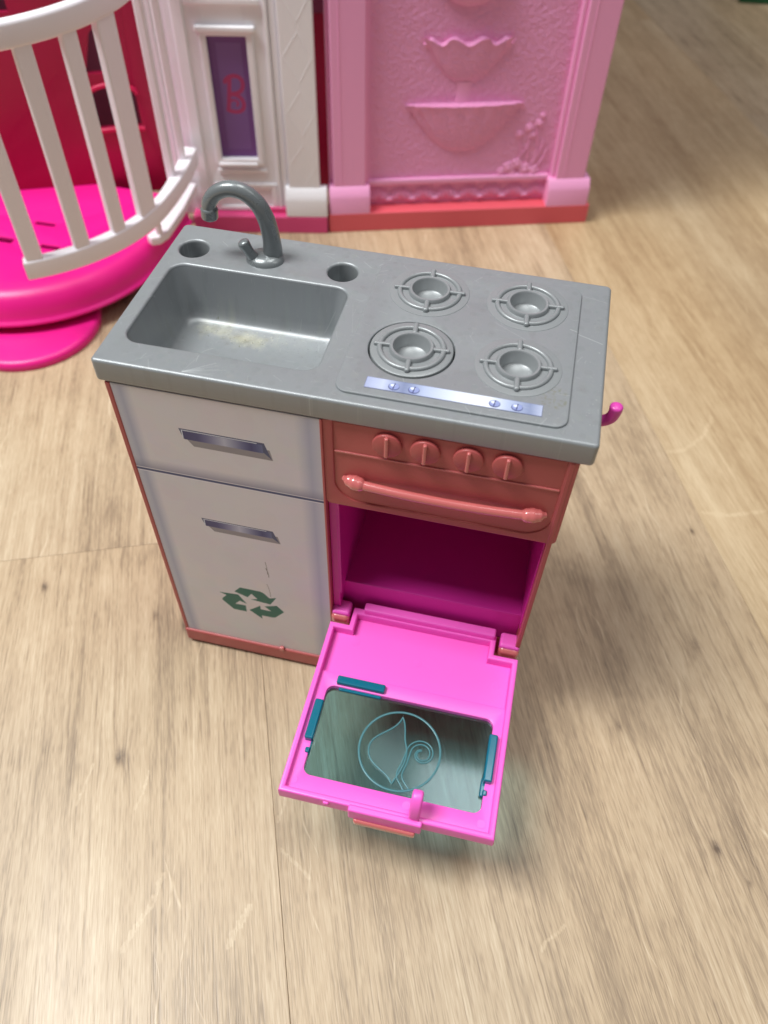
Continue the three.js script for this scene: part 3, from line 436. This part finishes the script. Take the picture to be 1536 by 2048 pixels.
// ---------------------------------------------------------------- toy elevator on the left
{
  const EX = -280, EZ = -182, lift = thing('toy_elevator', 'toy elevator with a curved white railing on a hot pink platform', 'toy elevator', [EX, 0, EZ]);
  const back = -50, outline = (d, y, R = 91.5) => { const o = [], r = R - d; for (let i = 0; i <= 48; i++) { const a = Math.PI - i / 48 * Math.PI; o.push(V(Math.cos(a) * r, y, Math.sin(a) * r)); } o.push(V(r, y, back * 0.5), V(r, y, back), V(-r, y, back), V(-r, y, back * 0.5)); return o; };
  add('platform', loft([[3, 11], [0.4, 11.4], [0, 12.2], [0.5, 13.2], [1.6, 13.8], [2.4, 15], [3, 18], [4.2, 22], [6.5, 26], [9.5, 28.6], [13, 29.8], [17, 30.2]].map(([d, y]) => outline(d, y)), false, 1.0), hotPink, lift);
  const top = new THREE.Shape(outline(16.8, 0).map((v) => new THREE.Vector2(v.x, v.z)));
  const slot = (x, z, w, h) => top.holes.push(rrect(x, x + w, z, z + h, 1, new THREE.Path()));
  slot(7, 2.6, 14, 3.6); slot(23, 26, 13, 4); slot(-12, 25, 16, 5); slot(-34, 2, 14, 3.6);
  add('platform_floor', flat(top, 27, 30.2, 0.3, 2), hotPink, lift);
  add('platform_underside', new THREE.BoxGeometry(150, 2, 90).translate(0, 14, -8), crimson, lift);
  // railing: two curved rails and the bars between them
  const RO = 103.4, RI = 96.6, a0 = THREE.MathUtils.degToRad(58.3), rs = new THREE.Shape();
  rs.moveTo(Math.cos(a0) * RI, Math.sin(a0) * RI); rs.lineTo(Math.cos(a0) * RO, Math.sin(a0) * RO); rs.absarc(0, 0, RO, a0, 0, true); rs.quadraticCurveTo(RO + 1, -30, RO - 5, -60); rs.lineTo(RI - 8, -60); rs.quadraticCurveTo(RI - 1, -30, RI, 0); rs.absarc(0, 0, RI, 0, a0, false);
  add('rail', flat(rs, 49.6, 61, 1.4, 4, 0.8, 40), white, lift);
  const us = new THREE.Shape(), a1 = 1.7; us.moveTo(Math.cos(a1) * RI, Math.sin(a1) * RI); us.lineTo(Math.cos(a1) * RO, Math.sin(a1) * RO); us.absarc(0, 0, RO, a1, 0, true); us.quadraticCurveTo(RO + 1, -30, RO - 5, -60); us.lineTo(RI - 8, -60); us.quadraticCurveTo(RI - 1, -30, RI, 0); us.absarc(0, 0, RI, 0, a1, false);
  add('rail', flat(us, 165, 177, 2.2, 4, 0.8, 40), white, lift);
  for (const [deg, w] of [[54.6, 9.4], [39.3, 9], [25.6, 8.8], [12, 14], [-13.5, 7], [-25, 5]]) { const a = THREE.MathUtils.degToRad(deg); const r = deg < -20 ? 104.5 : deg < 0 ? 98.6 : 100.2; add('rail_bar', rbox(-2.4, 2.4, 58, 168, -w / 2, w / 2, 1.2, 3).rotateY(-a).translate(Math.cos(a) * r, 0, Math.sin(a) * r), white, lift); }
  add('hinge_peg', lathe([[0, 10], [1.5, 9.8], [1.6, 0], [0, 0]], 20).rotateZ(Math.PI / 2).translate(Math.cos(0.953) * 101, 106, Math.sin(0.953) * 101), white, lift);
  // lower white guide strip and its peg at the right side
  add('guide_strip', flat(poly([[86, 6], [90, 8.6], [94.4, 6], [97, -2], [96.4, -30], [93, -62], [85.6, -62], [88, -30], [88, -2]]), 28.6, 34.4, 1, 3), white, lift);
  add('guide_peg', new THREE.CylinderGeometry(2.1, 2.3, 22, 18).translate(93, 42, 2.4), white, lift);
  // crimson back wall with arched openings
  const bw = rrect(-80, 66, 22, 240, 0); const arch = (x0, x1, y0, y1, r) => { const q = new THREE.Path(); q.moveTo(x0, y0); q.lineTo(x1, y0); q.lineTo(x1, y1 - r); q.absellipse((x0 + x1) / 2, y1 - r, (x1 - x0) / 2, r, 0, Math.PI, false); q.lineTo(x0, y0); bw.holes.push(q); };
  arch(27.6, 56, 68, 93, 5); const tri = new THREE.Path(); tri.moveTo(29, 102); tri.lineTo(54, 102); tri.lineTo(50, 124); tri.quadraticCurveTo(42, 132, 36, 124); tri.lineTo(29, 102); bw.holes.push(tri); arch(-40, -6, 138, 170, 10);
  const wallGroup = new THREE.Group(); wallGroup.name = 'back_wall'; wallGroup.position.set((-272 - EX) * MM, 0, (-225 - EZ) * MM); wallGroup.rotation.y = Math.atan2(29, 66); lift.add(wallGroup);
  add('wall_panel', extrude(bw, 4, 0.6, 2).translate(0, 0, -4), crimson, wallGroup);
  add('arch_trim', [tube(Array.from({ length: 13 }, (_, i) => { const a = Math.PI - i / 12 * Math.PI; return V(41.8 + Math.cos(a) * 15.4, 88 + Math.sin(a) * 6.6, 0.2); }), 1.6, 24, 8), tube([V(26, 66, 0.2), V(42, 67, 0.4), V(58, 66, 0.2)], 1.6, 12, 8)], archRed, wallGroup);
  add('dark_backing', rbox(-80, 66, 22, 240, -44, -40, 0.5), plum, wallGroup);
  for (const y of [62, 104]) add('wall_slot', rbox(-52, -44, y, y + 8, -1, 0.6, 0.5), plum, wallGroup);
}
// lower pink disc on the floor
add('turntable', lathe([[0, 6.4], [40.5, 6.2], [42.6, 5.6], [43.7, 4], [43.9, 2], [43.4, 0], [0, 0]], 96), hotPink, thing('pink_base_disc', 'round hot pink disc lying flat on the floor under the elevator platform', 'base disc', [-252, 0, -112]));

// ---------------------------------------------------------------- green box at the far right corner
{ const b = thing('green_box', 'dark green box cut off by the top right corner of the picture', 'box', [262, 0, -880], 0.12); add('box_wall', [rbox(-50, 90, 0, 80, -60, -56, 1.5), rbox(-50, 90, 0, 80, 52, 56, 1.5), rbox(-50, -46, 0, 80, -56, 52, 1.5), rbox(86, 90, 0, 80, -56, 52, 1.5), rbox(-47, 87, 0, 4, -57, 53, 1)], plastic('#0f5a34', { rough: 0.5 }), b); }

// ---------------------------------------------------------------- ceiling lamps, out of the picture
for (const { at, size, power, label } of LAMPS) {
  const t = thing('ceiling_light', label, 'ceiling light', at.map((v) => v * 1000));
  add('lamp_frame', rbox(-size[0] * 500 - 20, size[0] * 500 + 20, 12, 50, -size[1] * 500 - 20, size[1] * 500 + 20, 6), new THREE.MeshStandardMaterial({ color: S('#dddddd'), roughness: 0.6 }), t);
  add('diffuser', rbox(-size[0] * 500, size[0] * 500, 4, 14, -size[1] * 500, size[1] * 500, 2), new THREE.MeshStandardMaterial({ color: S('#f4f4f0'), emissive: S('#fffaf0'), emissiveIntensity: 1, roughness: 0.6 }), t);
  const l = new THREE.RectAreaLight(new THREE.Color().setRGB(0.985, 1, 0.99), power, ...size); l.name = 'panel_light'; l.rotation.x = -Math.PI / 2; l.castShadow = true; t.add(l);
}
renderer.render(scene, camera);
